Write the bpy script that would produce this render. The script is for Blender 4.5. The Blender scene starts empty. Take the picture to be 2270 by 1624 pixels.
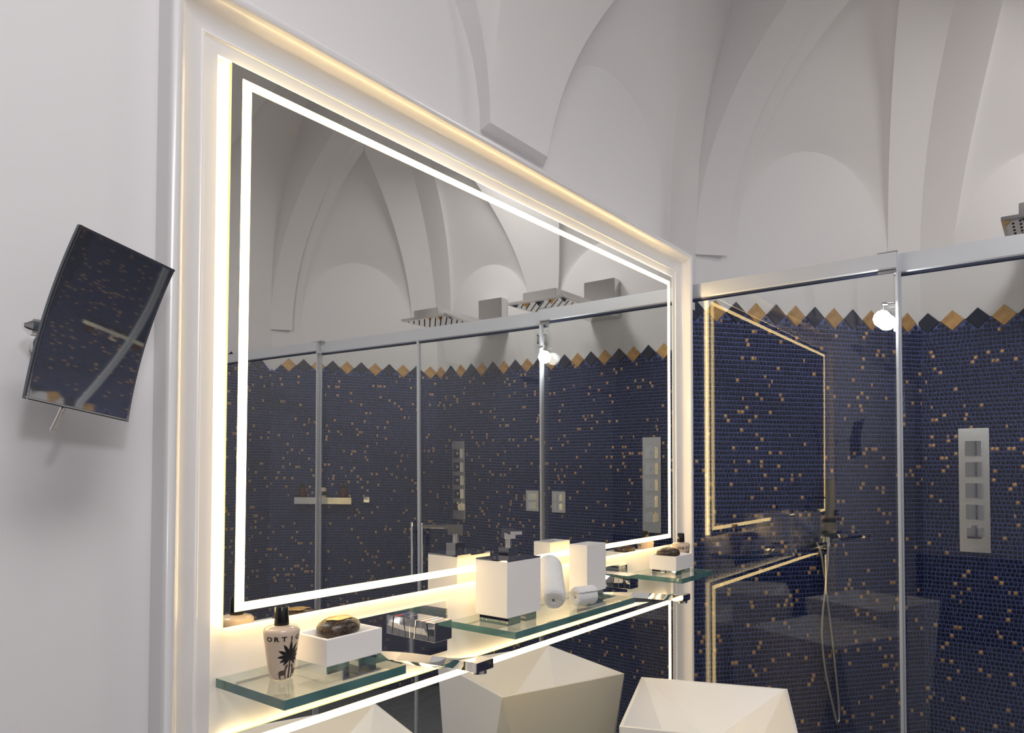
import bpy, bmesh, math, random
from mathutils import Vector, Matrix
from math import sin, cos, pi, sqrt, radians
random.seed(7)
S = bpy.context.scene
COL = S.collection
H = 1.39                                   # eye height; all z below are written relative to the eye, floor at -H

# ------------------------------------------------------------------ camera
W, HT = 2270.0, 1624.0
f_px, ppx, ppy = 1591.2611, 1159.7786, 995.7819
yaw, pitch, roll = 0.922593970, 0.026755499, 0.001715033
Fv = Vector((sin(yaw)*cos(pitch), cos(yaw)*cos(pitch), sin(pitch)))
R0 = Vector((cos(yaw), -sin(yaw), 0)); U0 = R0.cross(Fv)
Rv = R0*cos(roll) + U0*sin(roll); Uv = Rv.cross(Fv)
cam = bpy.data.cameras.new('camera'); camo = bpy.data.objects.new('camera', cam); COL.objects.link(camo)
m = Matrix((Rv, Uv, -Fv)).transposed().to_4x4(); m.translation = Vector((0, -1, H)); camo.matrix_world = m
cam.sensor_fit = 'HORIZONTAL'; cam.sensor_width = 36.0; cam.lens = f_px/W*36.0
cam.shift_x = (W/2 - ppx)/W; cam.shift_y = (ppy - HT/2)/W
cam.clip_start = 0.02
S.camera = camo

# ------------------------------------------------------------------ world, lights, exposure
wd = bpy.data.worlds.new('world'); S.world = wd; wd.use_nodes = True
wd.node_tree.nodes['Background'].inputs[0].default_value = (0.75, 0.77, 0.82, 1)
wd.node_tree.nodes['Background'].inputs[1].default_value = 0.3
def area(name, loc, target, sx, sy, power, color):
    l = bpy.data.lights.new(name, 'AREA'); l.shape = 'RECTANGLE'; l.size = sx; l.size_y = sy; l.energy = power; l.color = color
    o = bpy.data.objects.new(name, l); COL.objects.link(o); o.location = loc
    o.rotation_euler = (Vector(target) - Vector(loc)).to_track_quat('-Z', 'Y').to_euler(); return o
# the photographer's small lamp just above the camera
l = bpy.data.lights.new('camera_flash', 'POINT'); l.energy = 5.8; l.shadow_soft_size = 0.05; l.color = (0.96, 0.97, 1.0)
o = bpy.data.objects.new('camera_flash', l); COL.objects.link(o); o.location = (0.0, -1.09, H+0.38)
# the room's ceiling lamp, behind the photographer, and the shower's own downlight
area('room_ceiling_lamp', (0.20, -1.45, H+1.85), (0.3, -1.35, 0), 1.0, 0.8, 24, (1.0, 0.97, 0.95))
area('shower_ceiling_lamp', (2.75, -1.385, H+1.72), (2.80, -1.385, 0), 0.3, 0.3, 6.5, (1.0, 0.97, 0.93))
S.view_settings.view_transform = 'Standard'; S.view_settings.look = 'None'
S.view_settings.exposure = 0.28; S.view_settings.gamma = 1.0; S.view_settings.use_curve_mapping = False
S.cycles.transparent_max_bounces = 24; S.cycles.max_bounces = 14; S.cycles.glossy_bounces = 8
S.cycles.transmission_bounces = 10; S.cycles.diffuse_bounces = 5
S.cycles.sample_clamp_indirect = 6.0
S.cycles.use_denoising = True

# ------------------------------------------------------------------ materials
def mat(name, base=(0.8,0.8,0.8), rough=0.5, metal=0.0, emit=None, es=0.0, spec=0.5, coat=0.0):
    mt = bpy.data.materials.new(name); mt.use_nodes = True
    b = mt.node_tree.nodes['Principled BSDF']
    b.inputs['Base Color'].default_value = (*base, 1); b.inputs['Roughness'].default_value = rough
    b.inputs['Metallic'].default_value = metal; b.inputs['Specular IOR Level'].default_value = spec
    b.inputs['Coat Weight'].default_value = coat; b.inputs['Coat Roughness'].default_value = 0.05
    if emit: b.inputs['Emission Color'].default_value = (*emit, 1); b.inputs['Emission Strength'].default_value = es
    return mt
def nodes(mt):
    return mt.node_tree.nodes, mt.node_tree.links, mt.node_tree.nodes['Principled BSDF']
def add_bump(mt, scale, strength, dist=0.002, detail=4.0):
    n, l, b = nodes(mt)
    tc = n.new('ShaderNodeTexCoord'); no = n.new('ShaderNodeTexNoise'); bu = n.new('ShaderNodeBump')
    no.inputs['Scale'].default_value = scale; no.inputs['Detail'].default_value = detail
    bu.inputs['Strength'].default_value = strength; bu.inputs['Distance'].default_value = dist
    l.new(tc.outputs['Object'], no.inputs['Vector']); l.new(no.outputs['Fac'], bu.inputs['Height']); l.new(bu.outputs['Normal'], b.inputs['Normal'])
    return no, bu
def add_color_noise(mt, scale, c1, c2, lo=0.35, hi=0.65, detail=4.0):
    n, l, b = nodes(mt)
    tc = n.new('ShaderNodeTexCoord'); no = n.new('ShaderNodeTexNoise'); cr = n.new('ShaderNodeValToRGB')
    no.inputs['Scale'].default_value = scale; no.inputs['Detail'].default_value = detail
    cr.color_ramp.elements[0].position = lo; cr.color_ramp.elements[0].color = (*c1, 1)
    cr.color_ramp.elements[1].position = hi; cr.color_ramp.elements[1].color = (*c2, 1)
    l.new(tc.outputs['Object'], no.inputs['Vector']); l.new(no.outputs['Fac'], cr.inputs['Fac']); l.new(cr.outputs['Color'], b.inputs['Base Color'])
M = {}
M['plaster'] = mat('white_plaster', (0.80,0.785,0.80), 0.75); add_bump(M['plaster'], 14, 0.12, 0.004)
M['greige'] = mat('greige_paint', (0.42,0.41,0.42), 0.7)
M['vault'] = mat('vault_plaster', (0.80,0.785,0.79), 0.8); add_bump(M['vault'], 6, 0.25, 0.006, 3)
M['lacquer'] = mat('white_gloss_lacquer', (0.80,0.79,0.80), 0.22, spec=0.6)
M['panel'] = mat('white_glass_panel', (0.85,0.83,0.80), 0.12, spec=0.5)
M['solid'] = mat('white_solid_surface', (0.88,0.86,0.84), 0.32); add_bump(M['solid'], 160, 0.02, 0.0005)
M['ceramic'] = mat('white_matt_resin', (0.90,0.88,0.88), 0.45)
M['chrome'] = mat('chrome', (0.86,0.86,0.86), 0.035, 1.0)
M['steel'] = mat('polished_steel', (0.70,0.69,0.68), 0.13, 1.0)
M['column'] = mat('brushed_column_steel', (0.80,0.79,0.78), 0.24, 0.9)
M['alu'] = mat('satin_aluminium', (0.72,0.75,0.80), 0.36, 0.6)
M['alu_dark'] = mat('dark_seal', (0.06,0.07,0.11), 0.3, 0.3)
M['mirror'] = mat('silvered_glass', (0.86,0.865,0.84), 0.0, 1.0)
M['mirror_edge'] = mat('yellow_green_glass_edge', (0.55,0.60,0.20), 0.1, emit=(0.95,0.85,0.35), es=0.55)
M['led'] = mat('warm_led_diffuser', (0.9,0.85,0.75), 0.6, emit=(1.0,0.70,0.28), es=6.0)
M['led_soft'] = mat('warm_led_edge_dim', (0.9,0.85,0.75), 0.6, emit=(1.0,0.74,0.40), es=3.2)
M['led_edge'] = mat('warm_led_edge', (0.9,0.85,0.75), 0.6, emit=(1.0,0.71,0.35), es=11.0)
M['bulb'] = mat('lit_bulb', (1,1,1), 0.5, emit=(0.96,0.98,1.0), es=80.0)
M['gold'] = mat('gold_leaf', (0.50,0.27,0.09), 0.34, 0.55); add_color_noise(M['gold'], 30, (0.50,0.28,0.10), (0.70,0.42,0.17))
M['gold_tile'] = mat('gold_mosaic', (0.74,0.42,0.15), 0.30, 0.35)
M['gold_tile2'] = mat('gold_mosaic_dull', (0.58,0.32,0.11), 0.32, 0.35)
M['navy'] = mat('navy_glaze', (0.012,0.017,0.052), 0.10, spec=0.35)
M['navy2'] = mat('navy_glaze_dark', (0.009,0.012,0.042), 0.10, spec=0.35)
M['navy3'] = mat('navy_glaze_blue', (0.014,0.021,0.075), 0.12, spec=0.35)
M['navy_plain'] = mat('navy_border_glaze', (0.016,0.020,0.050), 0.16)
M['grout'] = mat('lavender_blue_grout', (0.10,0.135,0.36), 0.8); add_bump(M['grout'], 300, 0.2, 0.0005)
M['black'] = mat('black_plastic', (0.008,0.008,0.009), 0.22)
M['ink'] = mat('black_print', (0.012,0.010,0.012), 0.4)
M['brown_ink'] = mat('brown_print', (0.085,0.06,0.045), 0.5)
M['cream'] = mat('cream_bottle', (0.70,0.55,0.43), 0.22, coat=0.3)
M['amber'] = mat('amber_glass', (0.10,0.028,0.008), 0.08)
M['towel'] = mat('white_terry', (0.88,0.88,0.89), 0.95, spec=0.1); add_bump(M['towel'], 420, 0.9, 0.003, 3)
M['red'] = mat('red_mark', (0.6,0.02,0.02), 0.3); M['blue'] = mat('blue_mark', (0.05,0.12,0.5), 0.3)
M['back_mirror'] = mat('shaving_mirror_back', (0.10,0.12,0.14), 0.25, 0.6)
M['seal'] = mat('worn_gold_seal', (0.78,0.50,0.16), 0.3, 0.35); add_color_noise(M['seal'], 90, (0.50,0.28,0.07), (0.85,0.62,0.25))
M['soap'] = mat('dark_wrapped_soap', (0.05,0.03,0.02), 0.35)
n_, l_, b_ = nodes(M['soap'])
tc = n_.new('ShaderNodeTexCoord'); wv = n_.new('ShaderNodeTexWave'); cr = n_.new('ShaderNodeValToRGB')
wv.wave_type = 'RINGS'; wv.inputs['Scale'].default_value = 70; wv.inputs['Distortion'].default_value = 12; wv.inputs['Detail'].default_value = 3; wv.inputs['Detail Scale'].default_value = 3
cr.color_ramp.elements[0].color = (0.012,0.009,0.008,1); cr.color_ramp.elements[1].color = (0.11,0.065,0.04,1); cr.color_ramp.elements[0].position = 0.5; cr.color_ramp.elements[1].position = 0.8
l_.new(tc.outputs['Object'], wv.inputs['Vector']); l_.new(wv.outputs['Fac'], cr.inputs['Fac']); l_.new(cr.outputs['Color'], b_.inputs['Base Color'])
# grey ribbed floor mosaic
M['floor'] = mat('grey_strip_mosaic', (0.16,0.16,0.17), 0.45)
n_, l_, b_ = nodes(M['floor'])
tc = n_.new('ShaderNodeTexCoord'); br = n_.new('ShaderNodeTexBrick')
br.inputs['Scale'].default_value = 1.0; br.inputs['Brick Width'].default_value = 0.12; br.inputs['Row Height'].default_value = 0.022; br.inputs['Mortar Size'].default_value = 0.0016
br.inputs['Color1'].default_value = (0.17,0.17,0.18,1); br.inputs['Color2'].default_value = (0.22,0.22,0.23,1); br.inputs['Mortar'].default_value = (0.32,0.32,0.33,1)
l_.new(tc.outputs['Object'], br.inputs['Vector']); l_.new(br.outputs['Color'], b_.inputs['Base Color'])
# cracked gold leaf on the border tiles
n_, l_, b_ = nodes(M['gold'])
tc = n_.new('ShaderNodeTexCoord'); vo = n_.new('ShaderNodeTexVoronoi'); vo.feature = 'DISTANCE_TO_EDGE'; vo.inputs['Scale'].default_value = 75
bu = n_.new('ShaderNodeBump'); bu.inputs['Strength'].default_value = 0.35; bu.inputs['Distance'].default_value = 0.002
l_.new(tc.outputs['Object'], vo.inputs['Vector']); l_.new(vo.outputs['Distance'], bu.inputs['Height']); l_.new(bu.outputs['Normal'], b_.inputs['Normal'])
def glass_mat(name, tint, refl=1.0):
    mt = bpy.data.materials.new(name); mt.use_nodes = True; n = mt.node_tree.nodes; l = mt.node_tree.links; n.clear()
    out = n.new('ShaderNodeOutputMaterial'); mx = n.new('ShaderNodeMixShader'); fr = n.new('ShaderNodeFresnel')
    ge = n.new('ShaderNodeNewGeometry'); mr = n.new('ShaderNodeMapRange')      # same reflectance on both faces of the thin pane
    mr.inputs['To Min'].default_value = 1.52; mr.inputs['To Max'].default_value = 1/1.52
    l.new(ge.outputs['Backfacing'], mr.inputs['Value']); l.new(mr.outputs['Result'], fr.inputs['IOR'])
    tr = n.new('ShaderNodeBsdfTransparent'); gl = n.new('ShaderNodeBsdfGlossy'); gl.inputs['Roughness'].default_value = 0.0
    tr.inputs['Color'].default_value = (*tint, 1); gl.inputs['Color'].default_value = (refl, refl, refl, 1)
    l.new(fr.outputs['Fac'], mx.inputs['Fac']); l.new(tr.outputs[0], mx.inputs[1]); l.new(gl.outputs[0], mx.inputs[2]); l.new(mx.outputs[0], out.inputs[0])
    return mt
M['glass'] = glass_mat('clear_shower_glass', (0.975,0.985,0.98))
M['shelf_glass'] = glass_mat('thick_shelf_glass', (0.95,0.985,0.97))
M['teal'] = mat('teal_glass_edge', (0.055,0.13,0.125), 0.06, spec=0.7, coat=0.3); add_color_noise(M['teal'], 9, (0.06,0.15,0.15), (0.15,0.28,0.28), 0.3, 0.7, 1.0)
M['pale_edge'] = mat('pale_glass_edge', (0.20,0.28,0.28), 0.1)

# ------------------------------------------------------------------ helpers (z given relative to the eye)
def tag(o, label=None, cat=None, group=None, kind=None):
    if label: o['label'] = label
    if cat: o['category'] = cat
    if group: o['group'] = group
    if kind: o['kind'] = kind
    return o
def mesh_obj(name, verts, faces, mt, parent=None, smooth=False, mats=None, fm=None, origin=None, sharp=35):
    """verts in world coordinates (z relative to the eye); the object's origin goes to `origin` (or its parent's)."""
    me = bpy.data.meshes.new(name)
    if parent is not None: o0 = PO[parent.name]
    else: o0 = Vector(origin) if origin is not None else Vector((0,0,-H))
    me.from_pydata([tuple(Vector(v) - o0) for v in verts], [], faces)
    for k in (mats or [mt]): me.materials.append(M[k])
    if fm: me.polygons.foreach_set('material_index', fm)
    me.update()
    if smooth:
        me.polygons.foreach_set('use_smooth', [True]*len(me.polygons)); me.set_sharp_from_angle(angle=radians(sharp))
    o = bpy.data.objects.new(name, me); COL.objects.link(o)
    if parent is not None: o.parent = parent; PO[o.name] = o0
    else: o.location = o0 + Vector((0,0,H)); PO[o.name] = o0
    return o
PO = {}
def thing(name, label, cat, loc, group=None):
    o = bpy.data.objects.new(name, None); o.empty_display_size = 0.05; COL.objects.link(o)
    o.location = Vector(loc) + Vector((0,0,H)); PO[o.name] = Vector(loc)
    return tag(o, label, cat, group)
class MB:
    """collects shapes; build() links them as one mesh"""
    def __init__(s): s.v = []; s.f = []; s.m = []
    def add(s, v, f, mi=0):
        n = len(s.v); s.v += [Vector(q) for q in v]; s.f += [tuple(i+n for i in q) for q in f]; s.m += [mi]*len(f); return s
    def box(s, x0, x1, y0, y1, z0, z1, bev=0.0, rz=0.0, mi=0):
        if x0 > x1: x0, x1 = x1, x0
        if y0 > y1: y0, y1 = y1, y0
        if z0 > z1: z0, z1 = z1, z0
        c = Vector(((x0+x1)/2, (y0+y1)/2, (z0+z1)/2)); hx, hy, hz = (x1-x0)/2, (y1-y0)/2, (z1-z0)/2
        bm = bmesh.new(); bmesh.ops.create_cube(bm, size=2.0)
        for v in bm.verts: v.co = Vector((v.co.x*hx, v.co.y*hy, v.co.z*hz))
        if bev > 0: bmesh.ops.bevel(bm, geom=list(bm.edges), offset=min(bev, hx*0.9, hy*0.9, hz*0.9), segments=2, affect='EDGES')
        Rm = Matrix.Rotation(rz, 3, 'Z')
        vs = [c + Rm @ v.co for v in bm.verts]; bm.verts.index_update()
        fs = [tuple(v.index for v in f.verts) for f in bm.faces]; bm.free()
        return s.add(vs, fs, mi)
    def tube(s, pts, r, seg=12, cap=True, mi=0, scale=None):
        pts = [Vector(p) for p in pts]; n = len(pts); vs = []; up = Vector((0.13,0.21,0.97))
        for i, p in enumerate(pts):
            t = (pts[min(i+1,n-1)] - pts[max(i-1,0)]).normalized()
            a = t.cross(up)
            if a.length < 0.05: a = t.cross(Vector((1,0,0)))
            a.normalize(); b = t.cross(a); rr = r[i] if isinstance(r, (list,tuple)) else r
            for k in range(seg):
                w = 2*pi*k/seg; vs.append(p + a*(rr*cos(w)) + b*(rr*sin(w)))
        fs = [(i*seg+k, i*seg+(k+1)%seg, (i+1)*seg+(k+1)%seg, (i+1)*seg+k) for i in range(n-1) for k in range(seg)]
        if cap: fs += [tuple(range(seg-1,-1,-1)), tuple(range((n-1)*seg, n*seg))]
        return s.add(vs, fs, mi)
    def lathe(s, cx, cy, prof, seg=32, ax=1.0, ay=1.0, rz=0.0, mi=0):
        """prof: [(r, z)]; ax/ay squash it into an oval"""
        vs = []
        for r, z in prof:
            for k in range(seg):
                w = 2*pi*k/seg; u, q = r*cos(w)*ax, r*sin(w)*ay
                vs.append((cx + u*cos(rz) - q*sin(rz), cy + u*sin(rz) + q*cos(rz), z))
        n = len(prof)
        fs = [(i*seg+k, i*seg+(k+1)%seg, (i+1)*seg+(k+1)%seg, (i+1)*seg+k) for i in range(n-1) for k in range(seg)]
        fs += [tuple(range(seg-1,-1,-1)), tuple(range((n-1)*seg, n*seg))]
        return s.add(vs, fs, mi)
    def build(s, name, mt, parent=None, smooth=False, mats=None, origin=None, sharp=35):
        return mesh_obj(name, s.v, s.f, mt, parent, smooth, mats, s.m if mats else None, origin, sharp)
def struct(o, label=None):
    o['kind'] = 'structure'
    if label: o['label'] = label
    return o

# ------------------------------------------------------------------ plan of the masonry
YM = 0.115                 # masonry wall above the mirror
Y0 = -1.385                # axis of the vault
YR = 2*Y0 - YM             # wall opposite
XF = 3.36                  # far wall of the shower
Z0 = 0.815                 # springing of the vault
PHI = radians(-38.75)
PA = Vector((2.563, YM, 0)); DA = Vector((cos(PHI), sin(PHI), 0)); NA = Vector((sin(PHI), -cos(PHI), 0))
LA = (XF - PA.x)/DA.x                                # length of the oblique wall
KA = PA + DA*LA                                      # its far corner
def mir(v): v = Vector(v); return Vector((v.x, 2*Y0 - v.y, v.z))
PB, KB = mir(PA), mir(KA); DB = Vector((DA.x, -DA.y, 0)); NB = Vector((NA.x, -NA.y, 0))
FL = KA.y - KB.y
ZT = 0.646                 # tips of the border tiles
DI = 0.0873                # pitch of the border tiles

# floor
o = struct(mesh_obj('floor', [(-2.2,YR-.1,-H),(XF+.1,YR-.1,-H),(XF+.1,.45,-H),(-2.2,.45,-H)], [(0,1,2,3)], 'floor'), 'grey floor of thin mosaic strips')
# walls of plain plaster
mb = MB()
mb.box(-2.2, .560, .016, .30, -H, .705).box(2.145, 2.2195, .016, .45, -H, .705).box(.560, 2.145, .016, .30, .636, .705).box(.560, 2.145, .0225, .30, -H, .636)
mb.add([(-2.2,YM,.60),(2.563,YM,.60),(2.563,YM,1.75),(-2.2,YM,1.75)], [(0,1,2,3)])
struct(mb.build('wall_vanity', 'plaster'), 'white plaster wall that carries the mirror')
struct(mesh_obj('wall_right', [(-2.2,YR,-H),(PB.x,PB.y,-H),(PB.x,PB.y,1.75),(-2.2,YR,1.75)], [(0,3,2,1)], 'plaster'), 'white wall opposite the mirror')
struct(mesh_obj('wall_back', [(-2.2,YR,-H),(-2.2,.2,-H),(-2.2,.2,-.70),(-2.2,YR,-.70),(-2.2,.2,3.2),(-2.2,YR,3.2)], [(0,1,2,3),(3,2,4,5)], None, mats=['navy_plain','greige'], fm=[0,1]), 'wall behind the photographer, dark band added below to dim reflections, greige above')  # unseen wall; its dark lower band is added to darken the shower glass reflections

# ------------------------------------------------------------------ vault
def facet(P, smin, smax, luns, prof, ds, sig, flush=None, NL=24, NP=5):
    """one web of the vault: rows at distance d from its wall; lunettes (left, right, rise) cut it, their groins are exact mesh edges"""
    rows = []
    for d in ds:
        h = prof(d); a0, a1 = smin(d), smax(d)
        if a1 < a0: a0 = a1 = (a0+a1)/2
        row = []; prev = a0
        for li, (lf, rf, rise, w0) in enumerate(luns):
            l_, r_ = lf(d, h), rf(d, h)
            if r_ < l_: l_ = r_ = (l_+r_)/2
            l_ = min(max(l_, a0), a1); r_ = min(max(r_, a0), a1); wr = min(1, max(0, r_-l_)/w0); ex = max(rise + sig*d - h, .02)*min(1, wr*1.6)
            for j in range(NP): row.append((prev + (l_-prev)*j/NP, Z0+h))
            for j in range(NL):
                t = -cos(pi*j/NL); hb = h + (flush(d)-h)*max(0, t) if flush and li == len(luns)-1 else h; row.append((l_ + (r_-l_)*(0.5+0.5*t), Z0+hb+max(0, ex+h-hb)*sqrt(max(0, 1-t*t))))
            prev = r_
        for j in range(NP+1): row.append((prev + (a1-prev)*j/NP, Z0+(h if flush is None else flush(d))))
        rows.append([P(q, d) + Vector((0,0,z)) for q, z in row])
    n = len(rows[0]); v = [p for r in rows for p in r]
    return v, [(i*n+j, i*n+j+1, (i+1)*n+j+1, (i+1)*n+j) for i in range(len(rows)-1) for j in range(n-1)]
def ell(a, b, off=0.0):
    return lambda d: 0.0 if d <= off else b*sqrt(max(0.0, 1-(1-min(d-off,a)/a)**2))
def dsteps(a, off, dmax, n=44):
    r = [0.0] + ([off*0.5, off] if off > 0 else [])
    for i in range(1, n+1):
        d = off + a*(1-cos(pi/2*i/n))
        if d < dmax: r.append(d)
    return r + [dmax]
XA = 2.551                                                   # plane of the transverse arch
ca = ceiling = MB()
def lun_room(l0, r0):
    g = lambda h: .22*h + .50*h*h
    return (lambda d, h: l0 - .042*min(d, .044)/.044 + g(h), lambda d, h: r0 - .014*min(d, .044)/.044 + (.06*h if r0 < 2 else -.25*g(h)), .415, r0-l0)
lunM = [lun_room(1.56-1.027*i, 2.325-1.027*i) for i in (3,2,1,0)]
half = (YM - YR)/2
pm = ell(half-0.044, 2.0, 0.044); pm0 = ell(half, 2.0, 0.0); dm = dsteps(half-0.044, 0.044, half, 60)
for side in (0, 1):
    P = (lambda s, d: Vector((s, YM-d, 0))) if side == 0 else (lambda s, d: Vector((s, YR+d, 0)))
    v, f = facet(P, lambda d: -2.2, lambda d: XA+.01, lunM, pm, dm, 2.6, pm0)
    ca.add(v, f)
apr = ell(1.25, 1.26)
da = dsteps(1.25, 0.0, 0.74, 48)
tb = math.tan((pi/2 + PHI)/2)                              # mitre between the oblique wall and the far wall
XB = 2.645
pk = lambda h: .1*h + .17*h*h
alo = lambda d: (XB - PA.x - NA.x*d)/DA.x
for side in (0, 1):
    if side == 0: P = lambda s, d: PA + DA*s + NA*d
    else: P = lambda s, d: PB + DB*s + NB*d
    v, f = facet(P, alo, lambda d: LA - tb*d, [(lambda d, h: alo(d)+.066, lambda d, h: LA-tb*d-.157-.1*h*h, .455, .694)], apr, da, 1.8)
    ca.add(v, f)
v, f = facet(lambda s, d: Vector((XF-d, KA.y-s, 0)), lambda d: tb*d, lambda d: FL-tb*d,
             [(lambda d, h: .110+pk(h), lambda d, h: FL/2-.075-pk(h), .425, .675), (lambda d, h: FL/2+.075+pk(h), lambda d, h: FL-.110-pk(h), .425, .675)], apr, da, 1.8)
ca.add(v, f)
struct(ca.build('ceiling', 'vault', smooth=True, sharp=24), 'white plastered vault with lunettes between springers')
# transverse arch between room and shower
va, fa = [], []; NS = 72
for i in range(NS+1):
    t = pi*i/NS
    row = []
    for x, a, b in ((XA, 2.1, 2.0), (XA, 1.497, 1.310), (XB, 1.4066, 1.226), (XB, 2.0, 1.9)):
        row.append(Vector((x, Y0 + a*cos(t), Z0 + b*sin(t))))
    va += row
for i in range(NS):
    for j in range(3): fa.append((i*4+j, (i+1)*4+j, (i+1)*4+j+1, i*4+j+1))
fa += [(0,1,2,3), (NS*4+3, NS*4+2, NS*4+1, NS*4)]
struct(mesh_obj('trim_1', va, fa, 'vault', smooth=True, sharp=24), 'white plaster arch between room and shower')

# ------------------------------------------------------------------ tiled walls
TW, TH = 0.0152, 0.0174
def tile_verts(cx, cz, w, h):
    j = lambda a: random.uniform(-a, a)
    x0, x1, z0, z1 = cx-w/2, cx+w/2, cz-h/2, cz+h/2
    c = [(x0+j(.0007), z0+j(.0007)), (x1+j(.0007), z0+j(.0007)), (x1+j(.0007), z1+j(.0007)), (x0+j(.0007), z1+j(.0007))]
    t = 0.0034; tl = [t+j(.00022) for _ in range(4)]
    ins = 0.0011
    top = [(c[0][0]+ins, c[0][1]+ins), (c[1][0]-ins, c[1][1]+ins), (c[2][0]-ins, c[2][1]-ins), (c[3][0]+ins, c[3][1]-ins)]
    mid = [((a[0]+b[0]*3)/4, (a[1]+b[1]*3)/4, 0.0026) for a, b in zip(top, c)]
    return [(a, b, 0.0008) for a, b in c] + mid + [(a, b, q) for (a, b), q in zip(top, tl)]
TF = [(0,1,5,4),(1,2,6,5),(2,3,7,6),(3,0,4,7),(4,5,9,8),(5,6,10,9),(6,7,11,10),(7,4,8,11),(8,9,10,11)]
def zig(u, u0):
    t = ((u - u0) / DI) % 1.0; du = min(t, 1-t)*DI
    return ZT - DI + du                                        # lower edge of the border at u
def border_mesh(name):
    hh = DI/2*0.985
    bm = bmesh.new(); q = [(-hh,0),(0,-hh),(hh,0),(0,hh)]; b = 0.93
    vs = [bm.verts.new((a, -0.0005, c)) for a, c in q] + [bm.verts.new((a*b, -0.006, c*b)) for a, c in q]
    for i in range(4): bm.faces.new((vs[i], vs[(i+1)%4], vs[4+(i+1)%4], vs[4+i]))
    bm.faces.new((vs[4],vs[5],vs[6],vs[7]))
    bmesh.ops.recalc_face_normals(bm, faces=bm.faces); me = bpy.data.meshes.new(name); bm.to_mesh(me); bm.free(); return me
BG, BN = border_mesh('border_tile_gold'), border_mesh('border_tile_navy')
BG.materials.append(M['gold']); BN.materials.append(M['navy_plain'])
def one_tile_mesh(mk):
    vs = [(a, -c, b) for a, b, c in tile_verts(0, 0, TW-.0030, TH-.0040)]
    me = bpy.data.meshes.new('mosaic_tile'); me.from_pydata(vs, [], TF); me.materials.append(M[mk]); me.polygons.foreach_set('use_smooth', [True]*len(TF)); me.update(); return me
NEAR = [one_tile_mesh(k) for k in ('navy','navy2','navy3','navy','navy2','navy')] ; NEARG = [one_tile_mesh(k) for k in ('gold_tile','gold_tile2')]
def tiled_wall(name, label, P0, D, N, s0, s1, zig0, gold_even, near=None, ztop=1.30, gold_p=0.045, plain_only_above=None):
    """plaster wall + grout sheet with zigzag head + mosaic + border tiles"""
    w = struct(mesh_obj(name, [P0+D*s0+Vector((0,0,-H)), P0+D*s1+Vector((0,0,-H)), P0+D*s1+Vector((0,0,ztop)), P0+D*s0+Vector((0,0,ztop))], [(0,1,2,3)], 'plaster'), label)
    pt = lambda s, z, d: P0 + D*s + N*d + Vector((0,0,z))
    gv, gf = [], []
    k0 = math.floor((s0-zig0)/(DI/2)); ks = [s0] + [zig0+DI/2*k for k in range(k0, k0+400) if s0 < zig0+DI/2*k < s1] + [s1]
    for s in ks: gv += [pt(s, -H, .0006), pt(s, zig(s, zig0)+.004, .0006)]
    for i in range(len(ks)-1): gf.append((2*i, 2*i+2, 2*i+3, 2*i+1))
    mesh_obj('grout_bed', gv, gf, 'grout', w)
    tv, tf, tm = [], [], []; nearc = []
    z = -H + TH/2; r = 0
    while z < ZT - DI/2:
        s = s0 + .0012; first = True
        while s < s1:
            wd_ = TW if random.random() > 0.10 else TW*0.58
            if wd_ == TW and random.random() < 0.06: wd_ = TW*0.8
            if first: wd_ = TW*random.choice((.45,.6,.75,.9,1.0)); first = False
            if s1 - s < TW*1.35: wd_ = max(s1 - s - .0008, .0045)
            c = s + wd_/2
            if s >= s0-1e-6 and s+wd_ <= s1+.002 and z + TH*0.2 < min(zig(c-wd_*.3, zig0), zig(c+wd_*.3, zig0)):
                g = random.random() < gold_p
                if near and near(c, z) and wd_ == TW and len(nearc) < 300: nearc.append((c, z, g))
                else:
                    vv = tile_verts(c, z, wd_-.0030, TH-.0040); b = len(tv)
                    tv += [pt(a, q, d) for a, q, d in vv]; tf += [tuple(i+b for i in q) for q in TF]
                    mi = (3 if random.random() < .7 else 4) if g else random.choice((0,0,0,1,1,2))
                    tm += [mi]*9
            s += wd_
        z += TH; r += 1
    ob = mesh_obj('mosaic', tv, tf, None, w, smooth=True, sharp=88, mats=['navy','navy2','navy3','gold_tile','gold_tile2'], fm=tm); ob['kind'] = 'stuff'
    ang = math.atan2(D.y, D.x)
    for c, z, g in nearc:
        q = bpy.data.objects.new('mosaic_tile', random.choice(NEARG if g else NEAR)); COL.objects.link(q); q.parent = w
        q.location = P0 + D*c + Vector((0,0,z)) - PO[w.name]; q.rotation_euler = (random.uniform(-.02,.02), 0, ang + random.uniform(-.02,.02))
        if N.dot(Vector((sin(ang), -cos(ang), 0))) < 0: q.rotation_euler.z = ang + pi
    k = math.ceil((s0 + DI*0.3 - zig0)/DI)
    while zig0 + DI*k < s1 - DI*0.3:
        me = BG if (k % 2 == 0) == gold_even else BN
        q = bpy.data.objects.new('border_tile', me); COL.objects.link(q); q.parent = w
        q.location = P0 + D*(zig0+DI*k) + N*0.003 + Vector((0,0,ZT-DI/2)) - PO[w.name]
        q.rotation_euler = (random.uniform(-.012,.012), 0, ang + random.uniform(-.012,.012))
        if N.dot(Vector((sin(ang), -cos(ang), 0))) < 0: q.rotation_euler.z += pi
        k += 1
    return w
tiled_wall('wall_shower_left', 'navy mosaic wall of the shower on the mirror side', PA, DA, NA, -0.16, LA, 0.166, False)
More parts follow.
